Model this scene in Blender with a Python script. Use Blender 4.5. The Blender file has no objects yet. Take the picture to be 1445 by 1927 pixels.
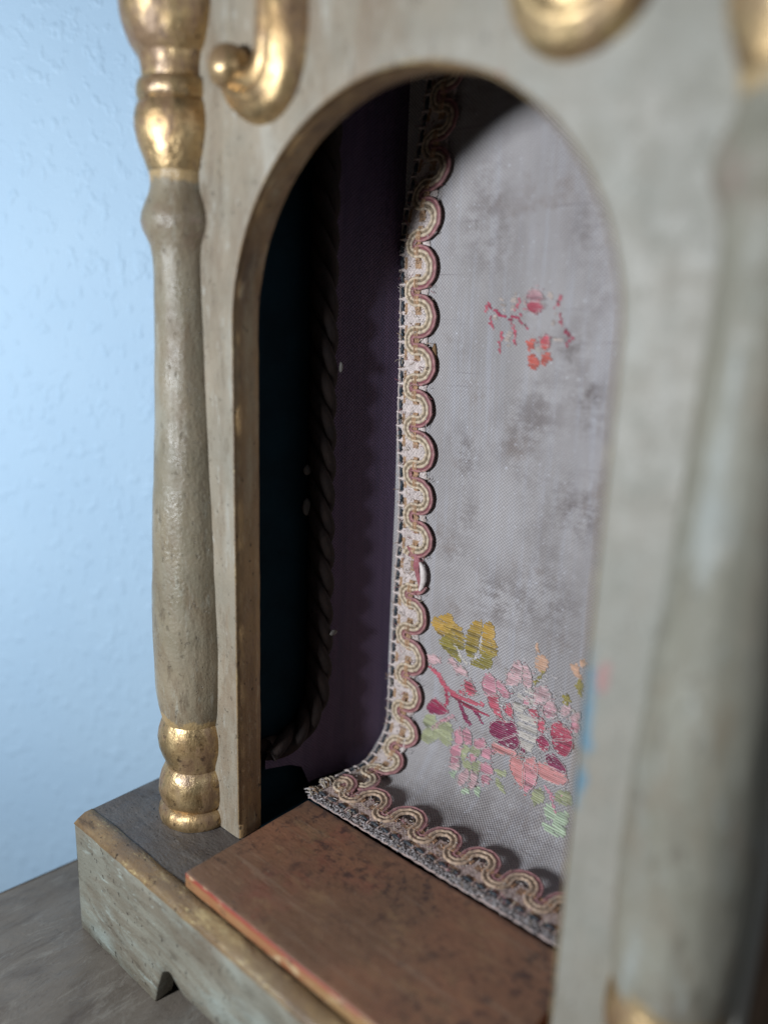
import bpy, math, random
import numpy as np
from mathutils import Vector, Matrix, noise as mnoise
random.seed(7); rng = np.random.RandomState(7)
# ---------------------------------------------------------------- camera, light, exposure
S = 0.11            # metres per unit: one unit is the width of the arched opening (11 cm)
ZO = 0.3866         # height of the plinth top above the table top, in units
scene = bpy.context.scene
COL = scene.collection
def W(x, y, z): return Vector((x * S, y * S, (z + ZO) * S))
CAM = (1.5688, -1.222, 1.4653); YAW, PITCH, ROLL, FOC = 0.7149, 0.2408, 0.0336, 1.4655
ca, sa, cb, sb = math.cos(YAW), math.sin(YAW), math.cos(PITCH), math.sin(PITCH)
fw = Vector((-sa * cb, ca * cb, -sb)); r0 = Vector((ca, sa, 0)); u0 = r0.cross(fw)
rt = r0 * math.cos(ROLL) + u0 * math.sin(ROLL); up = -r0 * math.sin(ROLL) + u0 * math.cos(ROLL)
cd = bpy.data.cameras.new('camera'); cam = bpy.data.objects.new('camera', cd); COL.objects.link(cam)
R = Matrix((rt, up, -fw)).transposed().to_4x4(); R.translation = W(*CAM); cam.matrix_world = R
cd.sensor_fit = 'HORIZONTAL'; cd.sensor_width = 36.0; cd.lens = FOC * 1000 / 1445 * 36
cd.clip_start = 0.01; cd.clip_end = 50
cd.dof.use_dof = True; cd.dof.focus_distance = 2.28 * S; cd.dof.aperture_fstop = 5.2
scene.camera = cam
wd = bpy.data.worlds.new('World'); scene.world = wd; wd.use_nodes = True
wd.node_tree.nodes['Background'].inputs[0].default_value = (0.55, 0.72, 1.0, 1)
wd.node_tree.nodes['Background'].inputs[1].default_value = 0.014
def area(name, loc, target, sx, sy, power, color):
    ld = bpy.data.lights.new(name, 'AREA'); ld.shape = 'RECTANGLE'; ld.size = sx * S; ld.size_y = sy * S
    ld.energy = power; ld.color = color
    o = bpy.data.objects.new(name, ld); COL.objects.link(o)
    o.location = W(*loc); o.rotation_euler = (W(*target) - W(*loc)).to_track_quat('-Z', 'Y').to_euler()
    return o
area('window_light', (-0.145, -3.5, 1.50), (0.2, 0.2, 1.1), 0.32, 0.6, 2.45, (0.88, 0.94, 1.0))
area('side_fill_light', (5.0, -0.9, 2.4), (0.6, -0.1, 0.9), 1.1, 1.6, 0.35, (0.80, 0.88, 1.0))  # added fill standing in for room bounce, lifts the jamb and right column
vs = scene.view_settings; scene.display_settings.display_device = 'sRGB'
vs.view_transform = 'Standard'; vs.look = 'None'; vs.exposure = 0; vs.gamma = 1
scene.render.engine = 'CYCLES'; scene.cycles.max_bounces = 6

# ---------------------------------------------------------------- materials
class NT:
    def __init__(s, name):
        s.m = bpy.data.materials.new(name); s.m.use_nodes = True; s.t = s.m.node_tree; s.n = s.t.nodes
        s.b = s.n['Principled BSDF']; s.o = s.n['Material Output']
        tc = s.n.new('ShaderNodeTexCoord'); mp = s.n.new('ShaderNodeMapping'); mp.inputs['Scale'].default_value = (1 / S,) * 3
        s.l(tc.outputs['Object'], mp.inputs[0]); s.co = mp.outputs[0]; s.tc = tc
    def l(s, a, b): s.t.links.new(a, b)
    def put(s, v, sock):
        if hasattr(v, 'is_output') or hasattr(v, 'links'): s.l(v, sock)
        else: sock.default_value = (tuple(v) + (1,) if isinstance(v, tuple) and len(v) == 3 and sock.type == 'RGBA' else v)
    def noise(s, scale, detail=4, rough=.55, stretch=(1, 1, 1), co=None, dist=0, off=(0, 0, 0)):
        mp = s.n.new('ShaderNodeMapping'); mp.inputs['Scale'].default_value = stretch; mp.inputs['Location'].default_value = off
        s.l(co or s.co, mp.inputs[0])
        n = s.n.new('ShaderNodeTexNoise'); n.inputs['Scale'].default_value = scale; n.inputs['Detail'].default_value = detail
        n.inputs['Roughness'].default_value = rough; n.inputs['Distortion'].default_value = dist
        s.l(mp.outputs[0], n.inputs['Vector']); return n.outputs['Fac']
    def ramp(s, v, a, b, c0=0., c1=1.):
        r = s.n.new('ShaderNodeMapRange'); r.inputs[1].default_value = a; r.inputs[2].default_value = b
        r.inputs[3].default_value = c0; r.inputs[4].default_value = c1; r.interpolation_type = 'SMOOTHSTEP'
        s.l(v, r.inputs[0]); return r.outputs[0]
    def mix(s, f, a, b, mode='MIX'):
        m = s.n.new('ShaderNodeMix'); m.data_type = 'RGBA'; m.blend_type = mode
        s.put(f, m.inputs[0]); s.put(a, m.inputs[6]); s.put(b, m.inputs[7]); return m.outputs[2]
    def math(s, op, a, b=0.):
        m = s.n.new('ShaderNodeMath'); m.operation = op; s.put(a, m.inputs[0]); s.put(b, m.inputs[1]); return m.outputs[0]
    def sep(s, co=None):
        x = s.n.new('ShaderNodeSeparateXYZ'); s.l(co or s.co, x.inputs[0]); return x.outputs
    def bump(s, h, strength=.3, dist=.01, prev=None):
        b = s.n.new('ShaderNodeBump'); b.inputs['Strength'].default_value = strength; b.inputs['Distance'].default_value = dist * S
        s.l(h, b.inputs['Height'])
        if prev: s.l(prev, b.inputs['Normal'])
        return b.outputs[0]
    def attr(s, name):
        a = s.n.new('ShaderNodeAttribute'); a.attribute_name = name; return a
    def done(s, col, rough=.6, normal=None, metal=0., spec=.4, sheen=0.):
        s.put(col, s.b.inputs['Base Color']); s.put(rough, s.b.inputs['Roughness']); s.put(metal, s.b.inputs['Metallic'])
        s.b.inputs['Specular IOR Level'].default_value = spec
        if sheen: s.b.inputs['Sheen Weight'].default_value = sheen
        if normal: s.l(normal, s.b.inputs['Normal'])
        return s.m
def paint(name, c1, c2, grime, pale, vert=True, red=.0, speck=.9, rough=.48, blue=False, gilt=False, pits=.8):
    t = NT(name); st = (1, 1, .22) if vert else (.3, 1, 1)
    c = t.mix(t.ramp(t.noise(3.2, 5, .6), .35, .65), c1, c2)
    c = t.mix(t.ramp(t.noise(7, 6, .7, st, off=(3, 1, 2)), .48, .72, 0, .75), c, grime)
    c = t.mix(t.ramp(t.noise(9, 5, .65, st, off=(9, 4, 7)), .52, .72, 0, .7), c, pale)
    c = t.mix(t.ramp(t.noise(3.5, 8, .78, st, off=(5, 8, 1), dist=.8), .50, .60, 0, .5), c, tuple(v * 1.3 for v in grime))
    c = t.mix(t.ramp(t.noise(30, 6, .8, st, off=(1, 8, 3)), .54, .66, 0, .55), c, tuple(v * .6 for v in grime))
    c = t.mix(t.ramp(t.noise(34, 6, .8, st, off=(7, 0, 3)), .56, .68, 0, .6), c, tuple(min(.8, v * 1.15) for v in pale))
    pit = t.ramp(t.noise(75, 3, .6, (1, 1, .6), off=(2, 3, 3)), .64, .70)
    c = t.mix(t.math('MULTIPLY', pit, pits), c, tuple(v * .3 for v in grime))
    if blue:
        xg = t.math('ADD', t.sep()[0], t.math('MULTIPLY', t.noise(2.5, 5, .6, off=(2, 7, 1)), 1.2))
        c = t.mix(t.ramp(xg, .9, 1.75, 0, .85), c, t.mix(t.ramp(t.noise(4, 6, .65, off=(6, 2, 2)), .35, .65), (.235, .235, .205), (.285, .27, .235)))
    if red: c = t.mix(t.ramp(t.noise(6, 7, .75, off=(5, 5, 5)), .70 - red, .76 - red, 0, .8), c, (.42, .09, .06))
    if blue:
        x, y, z = t.sep()
        def band(v, a, b, w): return t.math('MULTIPLY', t.ramp(v, a, a + w), t.ramp(v, b, b + w, 1, 0))
        nz = t.noise(14, 4, .6)
        xx = t.math('ADD', x, t.math('MULTIPLY', t.math('SUBTRACT', nz, .5), .07))
        zz = t.math('ADD', z, t.math('MULTIPLY', t.math('SUBTRACT', nz, .5), .25))
        m = t.math('MULTIPLY', band(xx, .985, 1.02, .012), band(zz, .60 , .91, .03))
        c = t.mix(t.math('MULTIPLY', m, t.ramp(t.noise(22, 5, .7, off=(1, 2, 3)), .36, .54, .1, .9)), c, (.10, .21, .29))
        m = t.math('MULTIPLY', band(xx, 1.028, 1.043, .008), band(zz, .84, .90, .02))
        c = t.mix(t.math('MULTIPLY', m, .6), c, (.36, .15, .15))
        m = t.math('MULTIPLY', t.ramp(xx, .635, .65), t.math('MULTIPLY', t.ramp(xx, .73, .745, 1, 0), band(zz, 1.838, 1.882, .01)))
        c = t.mix(t.math('MULTIPLY', m, .8), c, (.30, .05, .06))
    if gilt:
        z = t.math('ADD', t.sep()[2], t.math('MULTIPLY', t.math('SUBTRACT', t.noise(16, 6, .75, off=(4, 4, 4)), .5), .14))
        m = t.math('ADD', t.ramp(z, 1.775, 1.79), t.ramp(z, .335, .35, 1, 0))
        c = t.mix(t.math('MULTIPLY', m, .75), c, (.40, .27, .12))
        c = t.mix(t.math('MULTIPLY', t.ramp(z, 1.60, 1.66), t.math('MULTIPLY', t.ramp(z, 1.70, 1.76, 1, 0), t.ramp(t.noise(9, 6, .75, off=(1, 1, 4)), .48, .64, 0, .6))), c, (.20, .12, .10))
        m = t.ramp(t.noise(8, 7, .75, (1, 1, .2), off=(0, 4, 4)), .56, .66, 0, .6)
        c = t.mix(m, c, (.15, .11, .065))
    n1 = t.noise(26, 6, .65, st); n2 = t.noise(120, 3, .6)
    b = t.bump(n1, .4, .012); b = t.bump(n2, .4, .006, b); b = t.bump(t.math('SUBTRACT', 1., pit), .6, .006, b)
    return t.done(c, t.ramp(t.noise(18, 4), .3, .7, rough - .1, rough + .18), b, spec=.45)
def gold(name, dark=.5, base=(.60, .44, .23)):
    t = NT(name)
    c = t.mix(t.ramp(t.noise(9, 5, .65), .35, .7), base, (.42, .27, .13))
    m = t.ramp(t.noise(11, 8, .75, (1, 1, .5), off=(2, 2, 2)), .47 - .05 * dark, .60, 0, .92)
    c = t.mix(m, c, (.19, .115, .065))
    c = t.mix(t.ramp(t.noise(50, 5, .75, off=(4, 1, 0)), .55, .66, 0, .75), c, (.06, .035, .025))
    b = t.bump(t.noise(18, 6, .6, (1, 1, .5)), .55, .014); b = t.bump(t.noise(80, 3, .6), .25, .003, b)
    return t.done(c, t.ramp(t.noise(12, 4), .3, .7, .30, .50), b, metal=t.ramp(m, 0, .9, .9, .25), spec=.5)
M_ = {}
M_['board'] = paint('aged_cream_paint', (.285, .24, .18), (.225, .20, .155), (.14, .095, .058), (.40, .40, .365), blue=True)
M_['shaft'] = paint('aged_olive_paint', (.25, .205, .14), (.19, .165, .115), (.115, .075, .042), (.31, .30, .25), red=.02, rough=.36, gilt=True, pits=.35)
M_['shaft_pale'] = paint('aged_pale_green_paint', (.24, .23, .185), (.19, .18, .14), (.15, .115, .08), (.32, .345, .335), rough=.5, gilt=True, pits=.3)
M_['plinth'] = paint('aged_grey_green_paint', (.235, .225, .18), (.185, .18, .145), (.10, .075, .05), (.31, .355, .325), vert=False)
M_['plinth_top'] = paint('dark_grey_brown_paint', (.135, .115, .10), (.10, .088, .08), (.055, .042, .038), (.19, .175, .165), vert=False)
M_['jamb'] = paint('brown_gold_edge_paint', (.40, .25, .11), (.30, .19, .09), (.12, .07, .04), (.46, .38, .24), rough=.4)
M_['strip'] = paint('worn_gilt_strip', (.26, .165, .075), (.19, .135, .08), (.085, .05, .03), (.55, .44, .22), vert=False, red=.04, rough=.36)
M_['gold'] = gold('worn_gilding')
M_['goldscroll'] = gold('worn_scroll_gilding', .2)
def step_mat(name, front):
    t = NT(name)
    if front:
        c = t.mix(t.ramp(t.noise(5, 5, .6, (.4, 1, 1)), .4, .65), (.30, .105, .05), (.30, .18, .08))
        z = t.sep()[2]
        c = t.mix(t.math('MULTIPLY', t.ramp(z, .030, .046), t.ramp(t.noise(5, 6, .7), .34, .50)), c, (.27, .05, .035))
        c = t.mix(t.ramp(t.noise(22, 7, .78, (.4, 1, 1), off=(3, 3, 3)), .55, .62, 0, .85), c, (.50, .38, .22))
        c = t.mix(t.ramp(t.noise(26, 7, .78, (.4, 1, 1), off=(8, 3, 3)), .56, .64, 0, .7), c, (.09, .05, .035))
    else:
        c = t.mix(t.ramp(t.noise(3, 5, .6), .35, .65), (.25, .12, .07), (.18, .10, .062))
        c = t.mix(t.ramp(t.noise(3.5, 5, .65, off=(7, 1, 1)), .54, .74, 0, .5), c, (.24, .07, .055))
        c = t.mix(t.math('MULTIPLY', t.ramp(t.noise(34, 7, .8), .49, .60), t.ramp(t.noise(4, 5, .7, off=(1, 6, 2)), .42, .60, .08, .7)), c, (.022, .018, .024))
        c = t.mix(t.ramp(t.noise(14, 7, .75, (.5, 1, 1), off=(2, 2, 9)), .52, .66, 0, .55), c, (.27, .165, .09))
        c = t.mix(t.ramp(t.noise(60, 4, .7, off=(3, 9, 9)), .64, .72, 0, .7), c, (.34, .25, .17))
    c = t.mix(t.ramp(t.noise(26, 6, .75, (.08, 1.6, 1), off=(4, 0, 2)), .56, .66, 0, .45), c, (.28, .19, .13))
    b = t.bump(t.noise(40, 6, .7, (.3, 1, 1)), .35, .008); b = t.bump(t.noise(8, 4, .6), .3, .02, b)
    return t.done(c, t.ramp(t.noise(20, 5, .6), .3, .7, .34, .6), b, spec=.4)
M_['step_top'] = step_mat('brown_red_lacquer', False); M_['step_front'] = step_mat('orange_red_lacquer', True)
def plain(name, c1, c2, sc=6, rough=.7, bs=.3, bd=.008, bsc=40, stretch=(1, 1, 1), spec=.3):
    t = NT(name); c = t.mix(t.ramp(t.noise(sc, 5, .6, stretch), .35, .65), c1, c2)
    return t.done(c, rough, t.bump(t.noise(bsc, 5, .6, stretch), bs, bd), spec=spec)
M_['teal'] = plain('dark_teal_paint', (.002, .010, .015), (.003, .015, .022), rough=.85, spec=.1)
M_['rope'] = plain('brown_cord', (.022, .013, .010), (.014, .009, .008), 30, .8, .5, .006, 120)
M_['inwood'] = plain('unpainted_wood', (.16, .10, .06), (.10, .065, .04), 5, .8)
M_['lint'] = plain('lint', (.16, .15, .14), (.12, .11, .10), 30, .9)
M_['leaf_husk'] = plain('dry_husk', (.20, .12, .06), (.14, .08, .04), 30, .8)
def table_mat():
    t = NT('worn_table_paint'); st = (.35, 1, 1)
    c = t.mix(t.ramp(t.noise(1.6, 5, .6, (1, .5, 1), dist=.6), .35, .65), (.20, .17, .14), (.135, .112, .09))
    c = t.mix(t.ramp(t.noise(4, 6, .7, (1, .4, 1), off=(4, 2, 0), dist=1.5), .48, .68, 0, .7), c, (.075, .056, .045))
    c = t.mix(t.ramp(t.noise(16, 7, .8, (1, .3, 1), off=(1, 5, 0), dist=.5), .52, .64, 0, .5), c, (.26, .235, .20))
    c = t.mix(t.ramp(t.noise(20, 7, .8, (1, .3, 1), off=(6, 5, 0), dist=.5), .56, .70, 0, .5), c, (.06, .046, .036))
    c = t.mix(t.ramp(t.noise(6, 6, .7, (1, .35, 1), off=(8, 2, 0)), .56, .72, 0, .6), c, (.26, .25, .22))
    c = t.mix(t.ramp(t.noise(70, 4, .7), .60, .75, 0, .5), c, (.05, .04, .035))
    b = t.bump(t.noise(14, 7, .65, (1, .4, 1), dist=.4), .45, .02)
    return t.done(c, t.ramp(t.noise(8, 5, .6), .3, .7, .38, .62), b, spec=.4)
M_['table'] = table_mat()
def wall_mat():
    t = NT('blue_orange_peel_plaster')
    c = t.mix(t.ramp(t.noise(1.1, 3, .5), .3, .7), (.43, .60, .77), (.47, .64, .80))
    h = t.math('ADD', t.ramp(t.noise(24, 2, .5, (1, 1, .8)), .52, .74), t.math('MULTIPLY', t.noise(26, 4, .6), .35))
    return t.done(c, .6, t.bump(h, .30, .011), spec=.3)
M_['wall'] = wall_mat()
def fabric(name, kind):
    t = NT(name)
    uv = t.n.new('ShaderNodeUVMap'); co = uv.outputs[0]; x, y, _ = t.sep(co)
    P = .0108
    def wav(v, p, ph=0.): return t.math('SINE', t.math('ADD', t.math('MULTIPLY', v, 2 * math.pi / p), ph))
    wob = t.math('MULTIPLY', t.noise(9, 3, .5, co=co), .012)
    wx = wav(t.math('ADD', x, wob), P); wy = wav(t.math('ADD', y, wob), P * .92)
    weave = t.math('MULTIPLY', wx, wy)
    if kind == 'silk':
        c = t.mix(t.ramp(t.noise(2.0, 5, .6, (1.4, .5, 1), co=co), .35, .65), (.50, .465, .455), (.39, .36, .35))
        c = t.mix(t.ramp(t.noise(14, 6, .7, (2.5, .12, 1), co=co), .45, .75, 0, .35), c, (.60, .62, .70))
        c = t.mix(t.ramp(t.noise(14, 6, .7, (.12, 2.5, 1), co=co, off=(3, 3, 0)), .55, .75, 0, .35), c, (.30, .27, .27))
        st = t.attr('stain'); m = t.math('MULTIPLY', st.outputs['Fac'], t.ramp(t.math('ADD', t.math('MULTIPLY', t.noise(13, 7, .78, co=co), .82), t.math('MULTIPLY', t.noise(20, 6, .8, (.35, 3, 1), co=co), .18)), .42, .58))
        c = t.mix(t.math('MULTIPLY', m, .8), c, (.17, .135, .125))
        c = t.mix(t.ramp(t.noise(6, 5, .65, co=co, off=(5, 1, 0)), .56, .72, 0, .55), c, (.27, .21, .18))
        c = t.mix(t.ramp(t.noise(40, 3, .6, (.06, 2.2, 1), co=co, off=(8, 0, 0)), .64, .72, 0, .5), c, (.22, .19, .20))
        c = t.mix(t.ramp(t.noise(90, 2, .5, co=co), .66, .74, 0, .6), c, (.75, .74, .78))
        sh = .2
    else:
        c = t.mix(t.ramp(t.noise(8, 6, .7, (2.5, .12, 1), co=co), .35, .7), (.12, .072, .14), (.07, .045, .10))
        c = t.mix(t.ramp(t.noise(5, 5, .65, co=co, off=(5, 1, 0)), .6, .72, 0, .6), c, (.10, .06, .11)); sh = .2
    c = t.mix(t.ramp(weave, -1, 1, .0, .8), c, t.mix(1., c, (.42, .42, .46), 'MULTIPLY'))
    b = t.bump(weave, .5, .003); b = t.bump(t.noise(5, 4, .6, co=co), .35, .03, b)
    return t.done(c, .62, b, spec=.35, sheen=sh)
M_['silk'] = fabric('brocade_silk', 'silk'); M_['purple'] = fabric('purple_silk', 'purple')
def thread(name, rough=.5, bsc=90, bd=.006, vary=.25, sheen=.2, spec=.4):
    t = NT(name); a = t.attr('Col')
    c = t.mix(t.ramp(t.noise(bsc * .6, 3, .6), .35, .7, 0, vary), a.outputs['Color'], (.12, .09, .08))
    return t.done(c, rough, t.bump(t.noise(bsc, 3, .6), .35, bd), spec=spec, sheen=sheen)
M_['thread'] = thread('braid_thread', .5); M_['floss'] = thread('embroidery_floss', .42, 120, .003, .15, .15, .5)

# ---------------------------------------------------------------- mesh helpers
class MB:
    def __init__(s): s.v = []; s.f = []; s.c = []; s.m = []; s.uv = None
    def add(s, vs, fs, col=(1, 1, 1), mat=0):
        o = len(s.v); s.v += [tuple(v) for v in vs]; s.f += [tuple(i + o for i in f) for f in fs]
        if isinstance(col, list): s.c += col
        else: s.c += [tuple(col)] * len(vs)
        s.m += [mat] * len(fs)
    def grid(s, P, col=(1, 1, 1), mat=0, close_u=False, close_v=False):
        nu = len(P); nv = len(P[0]); fs = []
        for i in range(nu if close_u else nu - 1):
            for j in range(nv if close_v else nv - 1):
                a, b = i * nv + j, ((i + 1) % nu) * nv + j; j2 = (j + 1) % nv
                fs.append((a, b, ((i + 1) % nu) * nv + j2, i * nv + j2))
        s.add([p for r in P for p in r], fs, col, mat)
    def tube(s, pts, rad, n=6, col=(1, 1, 1), ns=None, flat=1., mat=0, cap=True):
        pts = [Vector(p) for p in pts]; N = len(pts); rings = []
        side = None
        for i, p in enumerate(pts):
            t = (pts[min(i + 1, N - 1)] - pts[max(i - 1, 0)]).normalized()
            if ns: nn = Vector(ns[i]) if isinstance(ns, list) else Vector(ns); nn = (nn - t * nn.dot(t)).normalized()
            else:
                if side is None: side = t.orthogonal().normalized()
                side = (side - t * side.dot(t)).normalized(); nn = side
            b = t.cross(nn); r = rad[i] if isinstance(rad, (list, tuple)) else rad
            rings.append([p + (b * math.cos(a) + nn * math.sin(a) * flat) * r for a in [2 * math.pi * k / n for k in range(n)]])
        o = len(s.v); s.grid(rings, col, mat, close_v=True)
        if cap:
            s.f += [tuple(o + k for k in range(n))[::-1], tuple(o + (N - 1) * n + k for k in range(n))]; s.m += [mat] * 2
    def build(s, name, mats, parent=None, smooth=True, loc=(0, 0, 0), col=False, raw=False, flip=False):
        me = bpy.data.meshes.new(name)
        L = Vector(loc)
        vv = [((v[0] - L.x) * S, (v[1] - L.y) * S, (v[2] - L.z) * S) for v in s.v]
        if not raw: pass
        fs = [f[::-1] for f in s.f] if flip else s.f
        me.from_pydata(vv, [], fs)
        for m in (mats if isinstance(mats, list) else [mats]): me.materials.append(m)
        me.polygons.foreach_set('material_index', s.m)
        if smooth: me.polygons.foreach_set('use_smooth', [True] * len(s.f))
        if col:
            a = me.color_attributes.new('Col', 'FLOAT_COLOR', 'POINT')
            a.data.foreach_set('color', [x for c in s.c for x in (c[0], c[1], c[2], 1)])
        me.update(); o = bpy.data.objects.new(name, me); COL.objects.link(o)
        o.location = (L.x * S, L.y * S, (L.z + (0 if parent and getattr(parent, 'type', '') and parent.get('_raised') else ZO)) * S)
        if parent: o.parent = parent; o.location = Vector(o.location) - parent_world(parent)
        return o
def parent_world(p):
    v = Vector((0, 0, 0))
    while p: v += p.location; p = p.parent
    return v
def hrm(p, f, a): return mnoise.noise(Vector((p[0] * f, p[1] * f, p[2] * f))) * a
def jit(a): return random.uniform(-a, a)
def box(mb, x0, x1, y0, y1, z0, z1, bev=.006, mats=None, seg=1, lump=0.):
    # chamfered box with subdivided faces; mats=(side,top,front)
    import bmesh
    bm = bmesh.new(); bmesh.ops.create_cube(bm, size=1)
    for v in bm.verts: v.co = Vector(((x0 + x1) / 2 + v.co.x * (x1 - x0), (y0 + y1) / 2 + v.co.y * (y1 - y0), (z0 + z1) / 2 + v.co.z * (z1 - z0)))
    if bev: bmesh.ops.bevel(bm, geom=bm.edges[:], offset=bev, segments=2, profile=.6, affect='EDGES')
    if seg > 1:
        es = [e for e in bm.edges if e.calc_length() > .2]
        bmesh.ops.subdivide_edges(bm, edges=es, cuts=seg, use_grid_fill=True)
    bm.normal_update()
    if lump:
        for v in bm.verts: v.co += v.normal * (hrm(v.co, 3, lump) + hrm(v.co, 14, lump * .5))
    bm.normal_update(); idx = {v: i for i, v in enumerate(bm.verts)}
    fs = [tuple(idx[v] for v in f.verts) for f in bm.faces]; o = len(mb.v)
    ms = [(0 if not mats else mats[1] if f.normal.z > .7 else mats[2] if f.normal.y < -.5 else mats[0]) for f in bm.faces]
    mb.add([v.co[:] for v in bm.verts], fs); mb.m[-len(fs):] = ms; bm.free()
def tag(o, label=None, cat=None, group=None, kind=None):
    for k, v in (('label', label), ('category', cat), ('group', group), ('kind', kind)):
        if v: o[k] = v
    return o
# ================================================================= the setting
mb = MB(); N = 60
# the wall runs diagonally behind the table, nearer on the left
mb.grid([[(-.62 + (i / N * 9 - 4.5) * .78, .82 + (i / N * 9 - 4.5) * .63, -4 + 9 * j / N) for j in range(N + 1)] for i in range(N + 1)])
tag(mb.build('wall', M_['wall'], flip=False), kind='structure')
# table: its left edge runs back along the shrine
mb = MB()
def tx(y): return -.765 + (y + .382) * .105
ys = [-2.2 + 2.98 * i / 40 for i in range(41)]
top = [[(tx(y) + (3.6 - tx(y)) * (j / 60) ** 1.6 if j else tx(y), y, -ZO + hrm((j * .3, y, 0), 2, .003)) for j in range(61)] for y in ys]
edge = [[(tx(y) + 0, y, -ZO - d) for d in (.30, .05, .02)] + [(tx(y) + .004, y, -ZO - .006)] for y in ys]
mb.grid([e + t[1:] for e, t in zip([[*e, (tx(y) + .015, y, -ZO)] for e, y in zip(edge, ys)], top)])
mb.grid([[(x, -2.2, z) for z in (-ZO - .3, -ZO)] for x in (tx(-2.2), 3.6)])
tbl = mb.build('table', M_['table'], flip=True)
tag(tbl, 'worn grey-brown painted table top under the wooden shrine', 'table')

# ================================================================= the shrine
shr = bpy.data.objects.new('shrine_cabinet', None); COL.objects.link(shr); shr.location = (.5 * S, .2 * S, 0); shr.empty_display_size = .02
tag(shr, 'antique painted wooden shrine with arched niche lined in floral silk, gilded columns and scrolls', 'shrine')
# plinth front with scalloped feet
mb = MB()
PX0, PX1, PY, PZ = -.4325, 1.4325, -.2767, -.0193
def notch(x):
    q = min(x, 1 - x)
    if q < -.030: return -ZO
    if q < -.012: return -ZO + (q + .030) / .018 * .062
    if q < .030: return -.325 + .078 * math.sin((q + .012) / .042 * math.pi / 2)
    if q < .075: return -.247 + .012 * math.sin((q - .03) / .045 * math.pi)
    if q < .12: return -.247 - .022 * (q - .075) / .045
    return -.269 + .004 * math.sin(q * 9)
xs = sorted(set([PX0 + .004 + (PX1 - PX0 - .008) * i / 130 for i in range(131)] + [x for q in (-.030, -.022, -.012, 0, .01, .02, .03, .045, .06, .075, .09, .12) for x in (q, 1 - q)]))
rows = []
for x in xs:
    zb = notch(x) + .001; c = []
    c.append((x, PY + .055, zb)); c.append((x, PY + .004, zb)); c.append((x, PY + hrm((x, 0, zb), 9, .002), zb + .004))
    for k in range(1, 7):
        z = zb + .004 + (PZ - .003 - zb - .004) * k / 6; c.append((x, PY + hrm((x, 0, z), 5, .0035), z))
    c.append((x, PY + .003, PZ)); rows.append(c)
mb.grid(rows)
for x, s in ((PX0, 1), (PX1, -1)):   # side boards of the plinth
    P = [[(x - s * .0, y, z) for z in (-ZO + .001, -.2, PZ - .003)] for y in (PY + .004, 0, .3, .75)]
    mb.grid(P); mb.grid([[(x, PY + .004, z), (x + s * .004, PY, z)] for z in (-ZO + .001, PZ - .003)])
    mb.grid([[(x + s * .03, y, z) for z in (-ZO + .001, -.05)] for y in (PY + .01, .75)])
mb.build('plinth', M_['plinth'], shr)
mb = MB()
rows = []
for i in range(161):
    x = PX0 + (PX1 - PX0) * i / 160
    e = hrm((x, 3, 0), 8, .004); s_ = hrm((x, 9, 2), 20, .002)
    rows.append([(x, PY + .004, PZ - .004), (x, PY - .001 + s_, PZ + .000 + e * .2), (x, PY + .012, PZ + .010 + s_), (x, PY + .035, .0015 + s_), (x, PY + .060 + e, .0008), (x, PY + .064 + e, -.004)])
mb.grid(rows); mb.build('gilt_strip', M_['strip'], shr)
mb = MB(); n = 60
mb.grid([[(PX0 + (PX1 - PX0) * i / 80, y, hrm((PX0 + i * .02, y, 0), 4, .004) - .002) for y in [PY + .05 + (.75 - PY - .05) * j / 30 for j in range(31)]] for i in range(81)])
mb.grid([[(PX0 - .0015, y, z) for z in (-.03, -.002)] for y in (PY + .05, .75)])
mb.build('plinth_top', M_['plinth_top'], shr)
# arched front board
mb = MB(); HS, T = 1.4332, .079
BX0, BX1, BZ1 = -.335, 1.335, 2.75
arch = [(0, HS * i / 60) for i in range(60)] + [(.5 - .5 * math.cos(math.pi * i / 90), HS + .5 * math.sin(math.pi * i / 90)) for i in range(91)] + [(1, HS * (1 - i / 60)) for i in range(1, 61)]
def outer(p):
    x, z = p; 
    if z <= HS: return (BX0 if x < .5 else BX1, z)
    a = math.atan2(z - HS, x - .5); dx, dz = math.cos(a), math.sin(a)
    t = min((BX1 - .5) / abs(dx) if abs(dx) > 1e-6 else 9e9, (BZ1 - HS) / dz if dz > 1e-6 else 9e9); return (.5 + dx * t, HS + dz * t)
rows = []
for k, p in enumerate(arch):
    cx, cz = (p[0], p[1]); ox, oz = outer(p)
    nx, nz = ((-1 if cx < .5 else 1), 0) if cz <= HS else ((cx - .5) / .5, (cz - HS) / .5)
    w = hrm((cx, 0, cz), 12, .0045) + hrm((cx, 5, cz), 40, .002); w2 = hrm((cx, 7, cz), 10, .005) + hrm((cx, 3, cz), 35, .0025)
    back = (cx + nx * w2 * .6, T + w2, cz + nz * w2 * .6)
    r = [(ox, T, oz), (ox, 0, oz)]
    for f in (.12, .25, .38, .5, .62, .72, .81, .88, .94):
        q = (ox + (cx - ox) * f, oz + (cz - oz) * f); r.append((q[0], hrm((q[0], 0, q[1]), 4, .003) + hrm((q[0], 0, q[1]), 17, .0015), q[1]))
    r += [(cx + nx * .007, 0, cz + nz * .007), (cx + nx * (.0035 + w * .4), .0012, cz + nz * (.0035 + w * .4)), (cx + nx * w * .5, .006, cz + nz * w * .5), (cx + nx * w * .6, .03, cz + nz * w * .6), (cx + nx * w2 * .4, .06, cz + nz * w2 * .4), back, (cx + nx * .2, T + .001, cz + nz * .2)]
    rows.append(r)
o0 = len(mb.f); mb.grid(rows); nv = len(rows[0])
mb.m = [(1 if (i % (nv - 1)) in (12, 13, 14, 15) else 0 if (i % (nv - 1)) < 12 else 2) for i in range(len(mb.f))]
mb.build('front_board', [M_['board'], M_['jamb'], M_['inwood']], shr, flip=False)
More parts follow.
